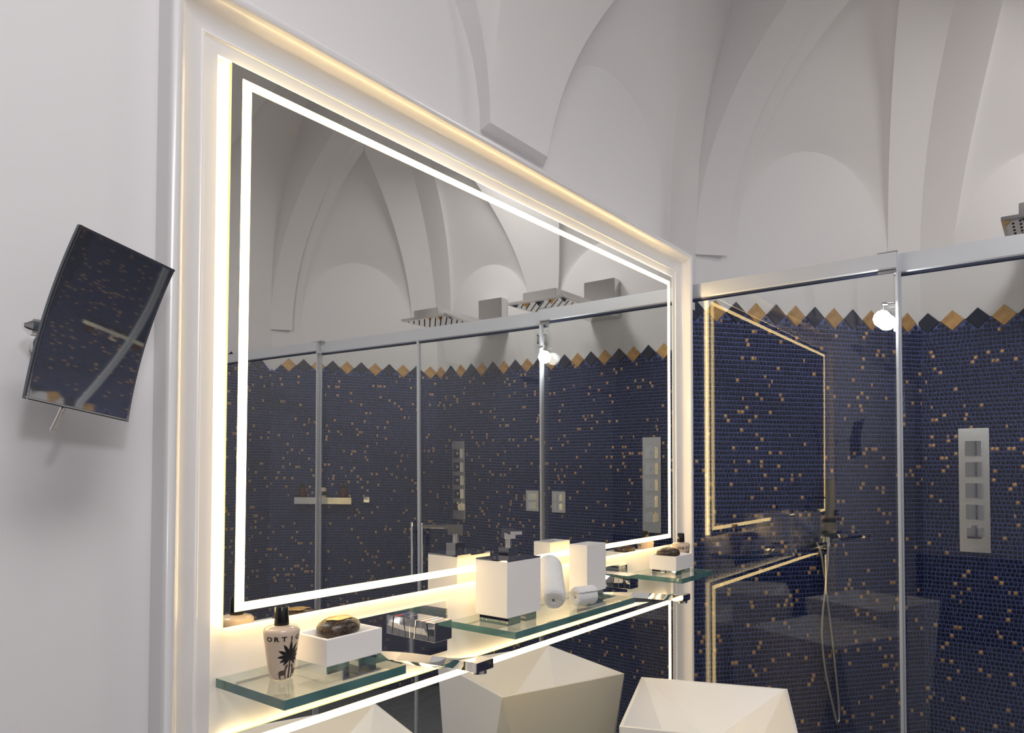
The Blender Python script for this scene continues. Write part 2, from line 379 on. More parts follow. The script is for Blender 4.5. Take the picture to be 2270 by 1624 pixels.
# far wall runs from KA towards KB (direction -y), facing -x
tiled_wall('wall_far', 'navy mosaic end wall of the shower', KA, Vector((0,-1,0)), Vector((-1,0,0)), 0.0, FL, -0.5515-KA.y and (0.5515+KA.y), False,
           near=lambda c, z: 0.303 < c < 0.352)
tiled_wall('wall_shower_right', 'navy mosaic wall of the shower opposite the mirror side', PB, DB, NB, 0.0, LA, LA-0.221, True, gold_p=0.055)
tiled_wall('wall_right_tiled', 'strip of navy mosaic wall where the shower rail ends', Vector((2.262,YR+.001,0)), Vector((1,0,0)), Vector((0,1,0)), 0.0, PB.x-2.262, 0.12, True, ztop=0.83)

# ------------------------------------------------------------------ mirror surround
OX0, OX1, OZ1 = 0.5713, 2.134, 0.6235
prof = [(0.0,.0225),(0.0,.012),(.0205,.0115),(.0218,.0090),(.0238,.0082),(.0258,.0090),(.0270,.0105)]
for i in range(13):                                           # wide cove rising to the outer bead
    t = i/12*radians(78); prof.append((.030 + .0375*sin(t)/sin(radians(78)), .0105 - .0265*(1-cos(t))/(1-cos(radians(78)))))
for i in range(11):                                           # rounded outer bead
    t = pi - radians(10) - i/10*(pi - radians(10)); prof.append((.0770 + .0090*cos(t), -.0155 - .0085*sin(t)))
prof.append((.086,.0162))
vs, fs = [], []; n = len(prof)
for (cx, cz, dx, dz) in ((OX0,-H+.001,-1,0),(OX0,OZ1,-1,1),(OX1,OZ1,1,1),(OX1,-H+.001,1,0)):
    for u, y in prof: vs.append((cx+dx*u, y, cz+dz*u))
for i in range(3):
    for j in range(n-1): fs.append((i*n+j, i*n+j+1, (i+1)*n+j+1, (i+1)*n+j))
tag(mesh_obj('mirror_surround', vs, fs, 'lacquer', smooth=True, sharp=50, origin=(1.347,.01,-H)), 'glossy white moulded surround framing the whole mirror and basin wall', 'frame')

# white glass panel between the two mirrors
MX0, MX1, MZ0, MZ1 = .5864, 2.1077, -.2372, .6139
mb = MB().box(OX0+.0005, OX1-.0005, .0205, .0224, -1.36, OZ1-.0005)
tag(mb.build('back_panel', 'panel', origin=(1.347,.0224,-1.36)), 'glossy cream-white panel glowing between the upper and lower mirror, holding taps and shelves', 'panel')

def warp(x, z, on):
    if not on: return 0.0
    t = min(1, max(0, (1.50 - x)/0.92)); return -0.0072*t*t*(3-2*t)*(z - .19)*0.85
def mirror_unit(label, z0, z1, strip, on, bottom_strip):
    t = thing('backlit_mirror', label, 'mirror', (1.347, .01, z0))
    NX, NZ = (40, 20) if on else (1, 1); v = []; f = []
    for j in range(NZ+1):
        for i in range(NX+1):
            x = MX0+(MX1-MX0)*i/NX; z = z0+(z1-z0)*j/NZ; v.append((x, warp(x,z,on), z))
    f = [(j*(NX+1)+i, j*(NX+1)+i+1, (j+1)*(NX+1)+i+1, (j+1)*(NX+1)+i) for j in range(NZ) for i in range(NX)]
    mesh_obj('mirror_glass', v, f, 'mirror', t, smooth=True, sharp=80)
    # polished glass rim
    e = MB(); w_ = lambda x, z: warp(x, z, on)
    ring = [(MX0,z0),(MX1,z0),(MX1,z1),(MX0,z1)]
    for a in range(4):
        (xa,za),(xb,zb) = ring[a], ring[(a+1)%4]; ns = 20
        for i in range(ns):
            p = (xa+(xb-xa)*i/ns, za+(zb-za)*i/ns); q = (xa+(xb-xa)*(i+1)/ns, za+(zb-za)*(i+1)/ns)
            e.add([(p[0],w_(*p),p[1]),(q[0],w_(*q),q[1]),(q[0],.0055,q[1]),(p[0],.0055,p[1])], [(0,1,2,3)])
    e.build('glass_rim', 'mirror_edge', t)
    # back box with glowing flanks
    i_ = .004
    bb = MB(); r2 = [(MX0+i_,z0+i_),(MX1-i_,z0+i_),(MX1-i_,z1-i_),(MX0+i_,z1-i_)]
    for a in range(4):
        (xa,za),(xb,zb) = r2[a], r2[(a+1)%4]
        bb.add([(xa,.0055,za),(xb,.0055,zb),(xb,.0200,zb),(xa,.0200,za)], [(0,1,2,3)])
    bb.build('glowing_edge', 'led_edge' if on else 'led_soft', t)
    mesh_obj('back_plate', [(MX0,.0056,z0),(MX1,.0056,z0),(MX1,.0056,z1),(MX0,.0056,z1)], [(3,2,1,0)], 'black', t)
    # frosted lit bands on the glass face
    (sx0, sx1, sz0, sz1), th = strip, .0150
    def band(x0, x1, za, zb):
        ns = 40; v = []; hor = abs(x1-x0) > abs(zb-za)
        for i in range(ns+1):
            if hor: x = x0+(x1-x0)*i/ns; v += [(x, warp(x,za,on)-.0006, za), (x, warp(x,zb,on)-.0006, zb)]
            else: z = za+(zb-za)*i/ns; v += [(x0, warp(x0,z,on)-.0006, z), (x1, warp(x1,z,on)-.0006, z)]
        return mesh_obj('lit_band', v, [(2*i,2*i+2,2*i+3,2*i+1) for i in range(ns)], 'led', t)
    band(sx0, sx1, sz1-th*.85, sz1)
    band(sx0, sx0+th, sz0, sz1-th*.85); band(sx1-th, sx1, sz0, sz1-th*.85)
    if bottom_strip: band(sx0+th, sx1-th, sz0, sz0+th*.85)
    return t
mirror_unit('large upper mirror with a lit warm band all round, reflecting the shower', MZ0, MZ1, (.6045,2.0914,-.2165,.5959), True, True)
mirror_unit('lower mirror below the glass shelves, lit band along its top and sides', -1.33, -.3967, (.6045,2.0914,-1.33,-.4100), False, False)

# ------------------------------------------------------------------ glass shelves
ZS = -.314; YB, YF = .0203, -.152
def shelf(x0, x1, label, zt=ZS):
    v = [(x0,YF,zt-.0135),(x1,YF,zt-.0135),(x1,YB,zt-.0135),(x0,YB,zt-.0135),(x0,YF,zt),(x1,YF,zt),(x1,YB,zt),(x0,YB,zt)]
    f = [(3,2,1,0),(4,5,6,7),(0,1,5,4),(1,2,6,5),(2,3,7,6),(3,0,4,7)]
    t = thing('glass_shelf', label, 'shelf', ((x0+x1)/2, YB, zt), 'glass shelves on the cream panel')
    mesh_obj('slab', v, f, None, t, mats=['shelf_glass','teal','pale_edge'], fm=[0,0,1,1,0,1])
    c = MB().box(x0+.03, x1-.03, YB-.004, YB+.0002, zt-.0165, zt-.0135); c.build('rail', 'chrome', t)
    return t
shelf(.5862, .8100, 'short thick glass shelf with the soap dish and cream bottle at left')
shelf(1.0965, 1.5720, 'long thick glass shelf with dispenser, towels and tumbler in the middle')
ZR = -.302
shelf(1.8440, 2.0634, 'short thick glass shelf at the right end beside the shower', ZR)

# ------------------------------------------------------------------ things on the shelves
def feet(t, x0, x1, y0, y1, z, h):
    w = x1-x0
    MB().box(x0, x0+w*.44, y0, y1, z, z+h, .0012).build('foot', 'chrome', t)
    MB().box(x0+w*.62, x1, y0, y1, z, z+h, .0012).build('foot', 'chrome', t)
def soap_dish(cx, cy, zs, label):
    t = thing('soap_dish', label, 'soap dish', (cx, cy, zs))
    hx, hy = .055, .0415; zb, zt = zs+.0128, zs+.0537
    x0,x1,y0,y1 = cx-hx, cx+hx, cy-hy, cy+hy; r = .006; dp = .014
    v = [(x0,y0,zb),(x1,y0,zb),(x1,y1,zb),(x0,y1,zb),(x0,y0,zt),(x1,y0,zt),(x1,y1,zt),(x0,y1,zt),
         (x0+r,y0+r,zt),(x1-r,y0+r,zt),(x1-r,y1-r,zt),(x0+r,y1-r,zt),(x0+.02,y0+.018,zt-dp),(x1-.02,y0+.018,zt-dp),(x1-.02,y1-.018,zt-dp),(x0+.02,y1-.018,zt-dp)]
    f = [(3,2,1,0),(0,1,5,4),(1,2,6,5),(2,3,7,6),(3,0,4,7)]
    for a, b in ((4,8),(8,12)): f += [(a+i, a+(i+1)%4, b+(i+1)%4, b+i) for i in range(4)]
    f.append((12,13,14,15))
    ob = mesh_obj('tray', v, f, 'ceramic', t); bv = ob.modifiers.new('bevel', 'BEVEL'); bv.width = .0008; bv.segments = 2; bv.limit_method = 'ANGLE'
    feet(t, x0+.003, x1-.009, y0+.003, y1-.006, zs, .0128)
    return t
def soap(cx, cy, zt, label, ribbon, rz):
    t = thing('soap_bar', label, 'soap', (cx, cy, zt-.0115))
    v, f = [], []; nu, nv = 40, 20; a, b, c = .0385, .031, .0155
    for j in range(nv+1):
        ph = -pi/2 + pi*j/nv
        for i in range(nu):
            th = 2*pi*i/nu; e = 0.75; cp = abs(cos(ph))**e
            wob = 1 + .022*sin(9*th+3*ph) + .015*sin(17*th - 5*ph) + random.uniform(-.008,.008)
            x, y, z = a*cp*cos(th)*wob, b*cp*sin(th)*wob, c*sin(ph)*(1+.02*sin(7*th))
            v.append((cx + x*cos(rz)-y*sin(rz), cy + x*sin(rz)+y*cos(rz), zt+.004+z))
    f = [(j*nu+i, j*nu+(i+1)%nu, (j+1)*nu+(i+1)%nu, (j+1)*nu+i) for j in range(nv) for i in range(nu)]
    bar = mesh_obj('bar', v, f, 'soap', t, smooth=True, sharp=70)
    if ribbon:
        v = [(cx, cy, zt+.0212)]; n = 28
        for i in range(n):
            th = 2*pi*i/n; r = 1+.12*sin(5*th)
            x, y = .023*r*cos(th), .017*r*sin(th); v.append((cx+x*cos(rz)-y*sin(rz), cy+x*sin(rz)+y*cos(rz), zt+.0198-.001*r))
        mesh_obj('gold_seal', v, [(0, 1+i, 1+(i+1)%n) for i in range(n)], 'seal', bar, smooth=True, sharp=80)['label'] = 'worn gold patch on top'
    return t
soap_dish(.7490, -.0605, ZS, 'white block soap dish on the short shelf at far left')
soap(.7530, -.0555, ZS+.0537, 'dark patterned soap with a gold top in the left soap dish', True, .2)
soap_dish(1.9385, -.0745, ZR, 'white block soap dish on the right-hand shelf by the shower')
soap(1.9260, -.0720, ZR+.0537, 'dark brown patterned soap in the right-hand soap dish', False, -.1)

def bottle(cx, cy, zs, label):
    t = thing('lotion_bottle', label, 'bottle', (cx, cy, zs))
    hb = .0760; rb, rt = .0168, .0268
    prof = [(rb-.003,zs),(rb,zs+.003)] + [(rb+(rt-rb)*((i/10)**0.9), zs+.003+(hb-.007)*i/10) for i in range(1,11)] + [(rt-.0012,zs+hb-.001),(rt-.004,zs+hb+.0012),(.013,zs+hb+.0035),(.0115,zs+hb+.004)]
    body = MB().lathe(cx, cy, prof, 40).build('body', 'cream', t, smooth=True, sharp=60)
    z1 = zs+hb+.0035
    MB().lathe(cx, cy, [(.0103,z1),(.0108,z1+.0008),(.0104,z1+.012),(.0100,z1+.0262),(.0092,z1+.0272),(.0078,z1+.0272),(.0074,z1+.0262)], 32).build('cap', 'black', t, smooth=True, sharp=40)
    def rad(z): q = min(1, max(0, (z-zs-.003)/(hb-.007))); return rb+(rt-rb)*(q**0.9)
    def wrap(u, w, off=.00035):                               # u: arc length from the label's middle, w: height
        r = rad(zs+w)+off; a = -pi/2 + u/.0245; return (cx+r*cos(a), cy+r*sin(a), zs+w)
    pr = body
    # lettering
    cu = bpy.data.curves.new('txt', 'FONT'); cu.size = .0104; cu.offset = .00028; cu.align_x = 'CENTER'; cu.resolution_u = 3
    lets = MB()
    for i, ch in enumerate('ORTIGIA'):
        cu.body = ch; to = bpy.data.objects.new('txt', cu); COL.objects.link(to)
        dg = bpy.context.evaluated_depsgraph_get(); dg.update(); me = bpy.data.meshes.new_from_object(to.evaluated_get(dg))
        lets.add([wrap((i-3)*.0107 + v.co.x*1.12, .0602 + v.co.y*.92) for v in me.vertices], [tuple(p.vertices) for p in me.polygons])
        bpy.data.objects.remove(to); bpy.data.meshes.remove(me)
    lets.build('lettering', 'ink', pr)['label'] = 'dark capitals reading ORTIGIA'
    # palm tree
    pm_ = MB(); c0 = (.000, .0355)
    for k, (ang, ln) in enumerate([(90,.0225),(62,.022),(118,.0215),(35,.020),(145,.0205),(10,.0185),(170,.019),(-14,.016),(194,.016),(-40,.0135),(220,.0135)]):
        a = radians(ang); n = 7; vs = []
        for i in range(n+1):
            q = i/n; ln_ = ln*1.12; wdt = .0028*sin(pi*min(1,q*.92+.08))**.8
            bx = c0[0]+ln_*q*cos(a); by = c0[1]+ln_*q*sin(a) - .003*q*q*abs(cos(a))
            vs += [wrap(bx-sin(a)*wdt, by+cos(a)*wdt, .0003), wrap(bx+sin(a)*wdt, by-cos(a)*wdt, .0003)]
        pm_.add(vs, [(2*i,2*i+1,2*i+3,2*i+2) for i in range(n)])
    n = 10; vs = []
    for i in range(n+1):
        w = .004+(c0[1]-.004)*i/n; g = .0011+.0006*(1-i/n); vs += [wrap(-g,w,.0003), wrap(g,w,.0003)]
    pm_.add(vs, [(2*i,2*i+1,2*i+3,2*i+2) for i in range(n)])
    pm_.build('palm_print', 'ink', pr)['label'] = 'black palm tree print'
    # two facing big cats
    cat = MB()
    def blob(pts, sg):
        g_ = lambda x, y: wrap(sg*(x*1.25-.6)/1000., (y-3.4)*1.35/1000.+.0034, .0003); vs = [g_(x, y) for x, y in pts]; c = g_(sum(p[0] for p in pts)/len(pts), sum(p[1] for p in pts)/len(pts))
        k = len(vs); cat.add([c]+vs, [(0,1+i,1+(i+1)%k) for i in range(k)])
    for sg in (-1, 1):
        blob([(15.5,6.5),(15,12),(12,13.2),(8,13),(6,12),(5.2,9.5),(6.5,7.5),(10,7.4),(13,7)], sg)   # trunk
        blob([(8.2,12.4),(6.8,17),(5.4,19.3),(3.2,19),(2.4,17.6),(3.6,16.2),(4.8,14.5),(5.2,11)], sg)  # neck and head
        blob([(15.5,9),(15.4,4),(13,3.4),(12.6,4.4),(14,5),(13.2,8.5)], sg)                             # hind leg
        blob([(7.4,9),(6.8,4.2),(4.6,3.6),(4.4,4.6),(5.6,5.2),(5.2,9.5)], sg)                           # fore leg
        blob([(15.2,12),(16.8,10),(16.6,7),(16,7.2),(16,9.8),(14.8,11)], sg)                            # tail
    cat.build('animal_print', 'brown_ink', pr)['label'] = 'grey-brown print of two seated cats'
    return t
bottle(.6446, -.0582, ZS, 'cream bottle with black cap and palm print on the far left shelf')
bottle(2.0370, -.0600, ZR, 'cream bottle with black cap behind the right-hand soap dish')

# soap dispenser
cx, cy, rz = 1.1802, -.0683, -.0217
t = thing('soap_dispenser', 'white block soap dispenser with chrome pump on the long shelf', 'dispenser', (cx, cy, ZS))
MB().box(cx-.0554, cx+.0554, cy-.0425, cy+.0425, -.2980, -.1865, .0008, rz).build('body', 'ceramic', t)
MB().box(cx-.0554, cx+.0554, cy-.0425, cy+.0425, -.1865, -.1838, .0004, rz).build('top_plate', 'chrome', t)
feet(t, cx-.0500, cx+.0460, cy-.0390, cy+.0370, ZS, .0160)
bx, by = 1.1725, -.0735
p_ = thing('x', None, None, (bx, by, -.1838)); bpy.data.objects.remove(p_)
MB().box(bx-.0155, bx+.0155, by-.0135, by+.0135, -.1838, -.1625, .0004, rz).build('collar', 'chrome', t)
MB().tube([(bx,by,-.1625),(bx,by,-.1440)], .0062, 20).build('stem', 'chrome', t, smooth=True)
an = radians(-39); dv = Vector((sin(an), -cos(an), 0)); sv = Vector((cos(an), sin(an), 0))
def obox(a0, a1, w, z0, z1):
    c = Vector((bx,by,0)); v = [c+dv*a+sv*s+Vector((0,0,z)) for z in (z0,z1) for a, s in ((a0,-w),(a1,-w),(a1,w),(a0,w))]
    return v, [(3,2,1,0),(4,5,6,7),(0,1,5,4),(1,2,6,5),(2,3,7,6),(3,0,4,7)]
pb = MB(); v, f = obox(-.016, .016, .0120, -.1440, -.1240); pb.add(v, f); v, f = obox(.016, .072, .0120, -.1310, -.1240); pb.add(v, f)
ob = pb.build('pump_lever', 'steel', t); bv = ob.modifiers.new('b', 'BEVEL'); bv.width = .0005; bv.segments = 2

# tumbler
cx, cy = 1.5140, -.0539
t = thing('tumbler', 'tall white square tumbler on a chrome foot behind the towels', 'cup', (cx, cy, ZS))
hx, hy, zb, zt = .0439, .0254, -.2980, -.1839; x0,x1,y0,y1 = cx-hx,cx+hx,cy-hy,cy+hy; r = .0045
v = [(x0,y0,zb),(x1,y0,zb),(x1,y1,zb),(x0,y1,zb),(x0,y0,zt),(x1,y0,zt),(x1,y1,zt),(x0,y1,zt),(x0+r,y0+r,zt),(x1-r,y0+r,zt),(x1-r,y1-r,zt),(x0+r,y1-r,zt),(x0+r,y0+r,zb+.01),(x1-r,y0+r,zb+.01),(x1-r,y1-r,zb+.01),(x0+r,y1-r,zb+.01)]
f = [(3,2,1,0),(0,1,5,4),(1,2,6,5),(2,3,7,6),(3,0,4,7)]
for a, b in ((4,8),(8,12)): f += [(a+i, a+(i+1)%4, b+(i+1)%4, b+i) for i in range(4)]
f.append((12,13,14,15))
mesh_obj('beaker', v, f, 'ceramic', t)
MB().box(x0+.006, x1-.006, y0+.004, y1-.004, ZS, zb, .001).build('foot', 'chrome', t)

# rolled towels
def roll(a, b, r, label, name='rolled_towel', turns=3.6, tail=True):
    a, b = Vector(a), Vector(b); ax = (b-a).normalized(); sd = ax.cross(Vector((0,0,1))).normalized(); up = sd.cross(ax)
    n = 150; L = (b-a).length; nl = 16; v = []; f = []
    def spiral(k, out):
        q = k/n; th = turns*2*pi*q; rr = .0003 + (r-.0074)*q + (0.0062 if out else 0.0)
        return rr*cos(th-1.2), rr*sin(th-1.2)
    for j in range(nl+1):
        q = j/nl; e = 1 - max(0, (abs(q-.5)-.40)/.10)**2*.16            # slightly pulled-in ends
        for out in (0, 1):
            for k in range(n+1):
                x, y = spiral(k, out); nz = random.uniform(-.0006,.0006)
                off = .004*(1-k/n)*((-1) if q < .5 else 1)*max(0,(abs(q-.5)-.4)/.1)
                v.append(a + ax*(L*q - off + random.uniform(-.0004,.0004)) + sd*((x+nz)*e) + up*((y+nz)*e))
    m_ = 2*(n+1)
    for j in range(nl):
        for k in range(n):
            A = j*m_+(n+1)+k; f.append((A, A+m_, A+m_+1, A+1))
            A = j*m_+k; f.append((A, A+1, A+m_+1, A+m_))
        A = j*m_+n; f.append((A, A+n+1, A+n+1+m_, A+m_))
    for j in (0, nl):
        for k in range(n):
            A = j*m_+k; q = (A, A+1, A+n+2, A+n+1); f.append(q if j == nl else q[::-1])
    ob = mesh_obj(name, v, f, 'towel', smooth=True, sharp=70, origin=a - up*r)
    tag(ob, label, 'towel'); return ob
roll((1.272,-.1200,-.2830), (1.362,-.0450,-.2180), .0305, 'white rolled towel leaning up beside the soap dispenser, spiral end forward')
roll((1.425,-.1260,ZS+.0245), (1.368,-.1085,ZS+.0245), .0240, 'small white rolled towel lying in front of the tumbler')

# ------------------------------------------------------------------ taps
def tap(dx, label):
    t = thing('wall_tap', label, 'tap', (.953+dx, .0205, -.320))
    MB().box(.820+dx, 1.086+dx, .0160, .0205, -.3720, -.2700, .0006).build('wall_plate', 'chrome', t)
    # square control bar with V-cut grips
    def seg(y0, y1, y0b=None, y1b=None, name='control', z0=-.3270, z1=-.2903, x0=.980, x1=1.0275):
        y0b = y0 if y0b is None else y0b; y1b = y1 if y1b is None else y1b
        v = [(x0+dx,y0b,z0),(x0+dx,y1b,z0),(x1+dx,y1b,z0),(x1+dx,y0b,z0),(x0+dx,y0,z1),(x0+dx,y1,z1),(x1+dx,y1,z1),(x1+dx,y0,z1)]
        ob = mesh_obj(name, v, [(0,1,2,3),(7,6,5,4),(4,5,1,0),(5,6,2,1),(6,7,3,2),(7,4,0,3)], 'chrome', t)
        bv = ob.modifiers.new('b','BEVEL'); bv.width = .0005; bv.segments = 2; return ob
    seg(.016, -.0005, .016, .0045, 'grip_base'); g1 = seg(-.0030, -.0145, .0030, -.0145, 'temperature_grip'); g2 = seg(-.0150, -.0275, -.0150, -.0335, 'flow_grip'); seg(-.0310, -.0500, -.0350, -.0500, 'grip_end')
    MB().box(.990+dx, 1.018+dx, .010, -.048, -.3240, -.2935).build('core', 'alu_dark', t)
    MB().box(.9800+dx, .9990+dx, -.0235, -.0250, -.2903, -.2899).build('hot_mark', 'red', t); MB().box(.9990+dx, 1.0180+dx, -.0235, -.0250, -.2903, -.2899).build('cold_mark', 'blue', t)
    # twisted flat spout
    v = []; n = 36; x0, z0, y0 = .8760+dx, -.3335, .0160; x1, z1, y1 = .8760+dx, -.3117, -.2350
    for i in range(n+1):
        q = i/n; tw = radians(-24)*sin(pi*q); hw = .0210; hh = .0070
        c = Vector((x0+(x1-x0)*q, y0+(y1-y0)*q, z0+(z1-z0)*q - .004*sin(pi*q)))
        for a, b in ((-hw,-hh),(hw,-hh),(hw,hh),(-hw,hh)): v.append(c + Vector((a*cos(tw)-b*sin(tw), 0, a*sin(tw)+b*cos(tw))))
    f = [(i*4+k, (i+1)*4+k, (i+1)*4+(k+1)%4, i*4+(k+1)%4) for i in range(n) for k in range(4)] + [(0,1,2,3), (n*4+3,n*4+2,n*4+1,n*4)]
    mesh_obj('spout', v, f, 'chrome', t, smooth=True, sharp=40)
    st = MB().box(.8552+dx, .8968+dx, -.2350, -.2620, -.3190, -.3040, .0006).build('spout_tip', 'chrome', t)
    MB().lathe(.8760+dx, -.2490, [(.0125,-.3250),(.0135,-.3240),(.0135,-.3190)], 28).build('aerator', 'steel', st, smooth=True)
    return t
tap(0.0, 'chrome wall tap with flat twisted spout between left and middle shelf')
tap(.7545, 'chrome wall tap with flat twisted spout between middle and right shelf')

# ------------------------------------------------------------------ faceted pedestal basins
def basin(dx, label):
    A = [Vector((1.459+dx,-.172,-.590)), Vector((1.842+dx,-.027,-.590)), Vector((1.982+dx,-.392,-.590)), Vector((1.599+dx,-.537,-.590))]
    c = sum(A, Vector())/4
    t = thing('pedestal_basin', label, 'washbasin', (c.x, c.y, -H))
    mid = [(A[i]+A[(i+1)%4])/2 for i in range(4)]
    zb = -H; B = [Vector((c.x+(m_.x-c.x)*1.10, c.y+(m_.y-c.y)*1.10, zb)) for m_ in mid]
    B = [Vector((b.x, min(b.y, .0), b.z)) for b in B]
    rim = [a + (c-a).normalized()*.011 for a in A]
    In = [Vector((c.x+(m_.x-c.x)*.50, c.y+(m_.y-c.y)*.50, -.715)) for m_ in mid]
    v = A + B + rim + In + [Vector((c.x, c.y, -.722))]
    f = []
    for i in range(4):
        j = (i+1)%4; k = (i+3)%4
        f += [(i, 4+i, j), (i, 4+k, 4+i), (i, j, 8+j, 8+i), (8+i, 8+j, 12+i), (8+i, 12+i, 12+k), (12+i, 12+k, 16)]
    f.append((7,6,5,4))
    ob = mesh_obj('faceted_body', v, f, 'solid', t); bv = ob.modifiers.new('b','BEVEL'); bv.width = .0014; bv.segments = 2; bv.limit_method = 'ANGLE'
    MB().lathe(c.x, c.y, [(.030,-.7215),(.032,-.7205),(.031,-.7185),(.004,-.7180)], 28).build('waste', 'chrome', t, smooth=True)
basin(0.0, 'white faceted pedestal basin under the right-hand tap')
basin(-.7545, 'white faceted pedestal basin under the left-hand tap, mostly below the frame')

# ------------------------------------------------------------------ shaving mirror on the wall at left
TL, TR, BL, BR = Vector((.3308,-.1344,.2689)), Vector((.4498,-.1099,.2488)), Vector((.2895,-.1090,.0743)), Vector((.4073,-.0852,.0562))
NM = (TR-TL).cross(BL-TL).normalized()
if NM.y > 0: NM = -NM
t = thing('shaving_mirror', 'tilted rectangular magnifying mirror on the wall left of the surround', 'mirror', (.330,.016,.150))
def pan(u, q, off=0.0, sag=.0115):
    p = TL*(1-u)*(1-q) + TR*u*(1-q) + BL*(1-u)*q + BR*u*q
    return p - NM*(sag*(1-(2*q-1)**2)) + NM*off
NU, NQ = 10, 28
def sheet(u0,u1,q0,q1,off): 
    v = [pan(u0+(u1-u0)*i/NU, q0+(q1-q0)*j/NQ, off) for j in range(NQ+1) for i in range(NU+1)]
    return v, [(j*(NU+1)+i, j*(NU+1)+i+1, (j+1)*(NU+1)+i+1, (j+1)*(NU+1)+i) for j in range(NQ) for i in range(NU)]
M['dark_mirror'] = mat('magnifier_glass', (0.62,0.64,0.66), 0.03, 1.0)
v, f = sheet(.028,.972,.016,.984,.0012); mesh_obj('glass', v, [q[::-1] for q in f], 'dark_mirror', t, smooth=True, sharp=80)
fr = MB(); v1, f1 = sheet(0,1,0,1,0.0); v2, f2 = sheet(0,1,0,1,-.0045)
fr.add(v2, f2)
edge = [pan(i/NU,0) for i in range(NU)] + [pan(1,j/NQ) for j in range(NQ)] + [pan(1-i/NU,1) for i in range(NU)] + [pan(0,1-j/NQ) for j in range(NQ)]
k = len(edge); fr.add(edge + [e - NM*.0045 for e in edge], [(i,(i+1)%k,k+(i+1)%k,k+i) for i in range(k)]); fr.add(v1, [q[::-1] for q in f1])
fr.build('backing', 'back_mirror', t, smooth=True, sharp=40)
br_ = MB()
for q in ((.010,.026,.0,1),(.974,.990,.0,1),(0,1,.006,.015),(0,1,.985,.994)):
    v, f = sheet(*q, .0008); br_.add(v, [w[::-1] for w in f])
br_.build('bevel_line', 'steel', t)
cb = pan(.5,.5,-.0045)
MB().tube([cb+NM*.001, cb-NM*.03, Vector((.352,-.035,.150)), Vector((.352,.002,.150))], .0055, 14).build('arm', 'chrome', t, smooth=True)
MB().tube([(.352,.0161,.150),(.352,.004,.150)], .018, 32).build('wall_rose', 'chrome', t, smooth=True)
sp = Vector((.318,-.052,.163)); bmb = MB().tube([sp+Vector((-.013,0,0)), sp+Vector((-.006,0,0)), sp+Vector((.006,0,0)), sp+Vector((.013,0,0)), cb], [.004,.0115,.0115,.006,.004], 18); bmb.build('joint', 'chrome', t, smooth=True)
q = pan(.36,.985,-.004); MB().tube([q+Vector((.006,0,.012)), q+Vector((-.010,.002,-.030))], .0028, 10).build('tilt_lever', 'steel', t, smooth=True)

# ------------------------------------------------------------------ shower screen
XG = 2.26
t = thing('shower_screen', 'frameless glass shower screen with sliding doors under a satin rail', 'shower screen', (XG, Y0, -H))
def rail(x, y0, y1, z0, z1):
    v = []; pr_ = [(-.012,z1),(-.012,z0+.007),(-.009,z0+.003),(-.009,z0-.003),(.012,z0-.003),(.012,z1)]
    for y in (y0, y1): v += [(x+a, y, z) for a, z in pr_]
    n = len(pr_); f = [(i,(i+1)%n,n+(i+1)%n,n+i) for i in range(n)] + [tuple(range(n-1,-1,-1)), tuple(range(n,2*n))]
    return mesh_obj('rail', v, f, None, t, mats=['alu','alu_dark'], fm=[0,0,1,1,0,0,0,0])
PW = .623; PC = 1.3205; PW2 = 2.02
rail(XG, .30, -PW, .5665, .617); rail(XG+.026, -PW+.010, -PW2-.010, .5585, .617); rail(XG, -PW2, YR+.003, .5665, .617)
def pane(x, y0, y1, zt=.5600):
    ob = MB().box(x-.0035, x+.0035, y0, y1, -H+.012, zt).build('pane', 'glass', t); return ob
pane(XG, .270, -PW+.002); DOORS = [pane(XG+.026, -PW+.015, -PC+.001), pane(XG+.026, -PC-.001, -PW2-.015)]; pane(XG, -PW2-.002, YR+.004)
def post(x, y, w, z1=.622, d=.010):
    MB().box(x-d, x+d, y-w/2, y+w/2, -H+.002, z1, .002).build('post', 'alu', t)
post(XG, -PW, .0080); post(XG+.016, -PW-.0045, .0050, .617, .006); post(XG, -PW2, .0080); post(XG+.016, -PW2+.0045, .0050, .617, .006)
post(XG+.022, -PC, .016, .6165, .007); post(XG+.002, .262, .014, .56, .006)
for y in (-PW, -PW2):
    a, b = (y-.003, y+.050) if y == -PW else (y-.040, y+.040)
    MB().box(XG-.013, XG+.014, a, b, .617, .6205, .0008).build('end_cap', 'steel', t)
    MB().box(XG-.014, XG-.009, y, y+.048, .5575, .5655, .001).build('clamp', 'steel', t)
MB().box(XG-.004, XG+.034, .28, YR+.004, -H, -H+.012, .001).build('floor_track', 'alu', t)
for s in (-1, 1):
    h = MB(); y = -PC + s*.032
    h.box(XG+.004, XG+.014, y-.006, y+.006, -.50, -.25, .001).box(XG+.014, XG+.024, y-.004, y+.004, -.30, -.29).box(XG+.014, XG+.024, y-.004, y+.004, -.46, -.45)
    h.build('handle', 'chrome', DOORS[0 if s > 0 else 1])

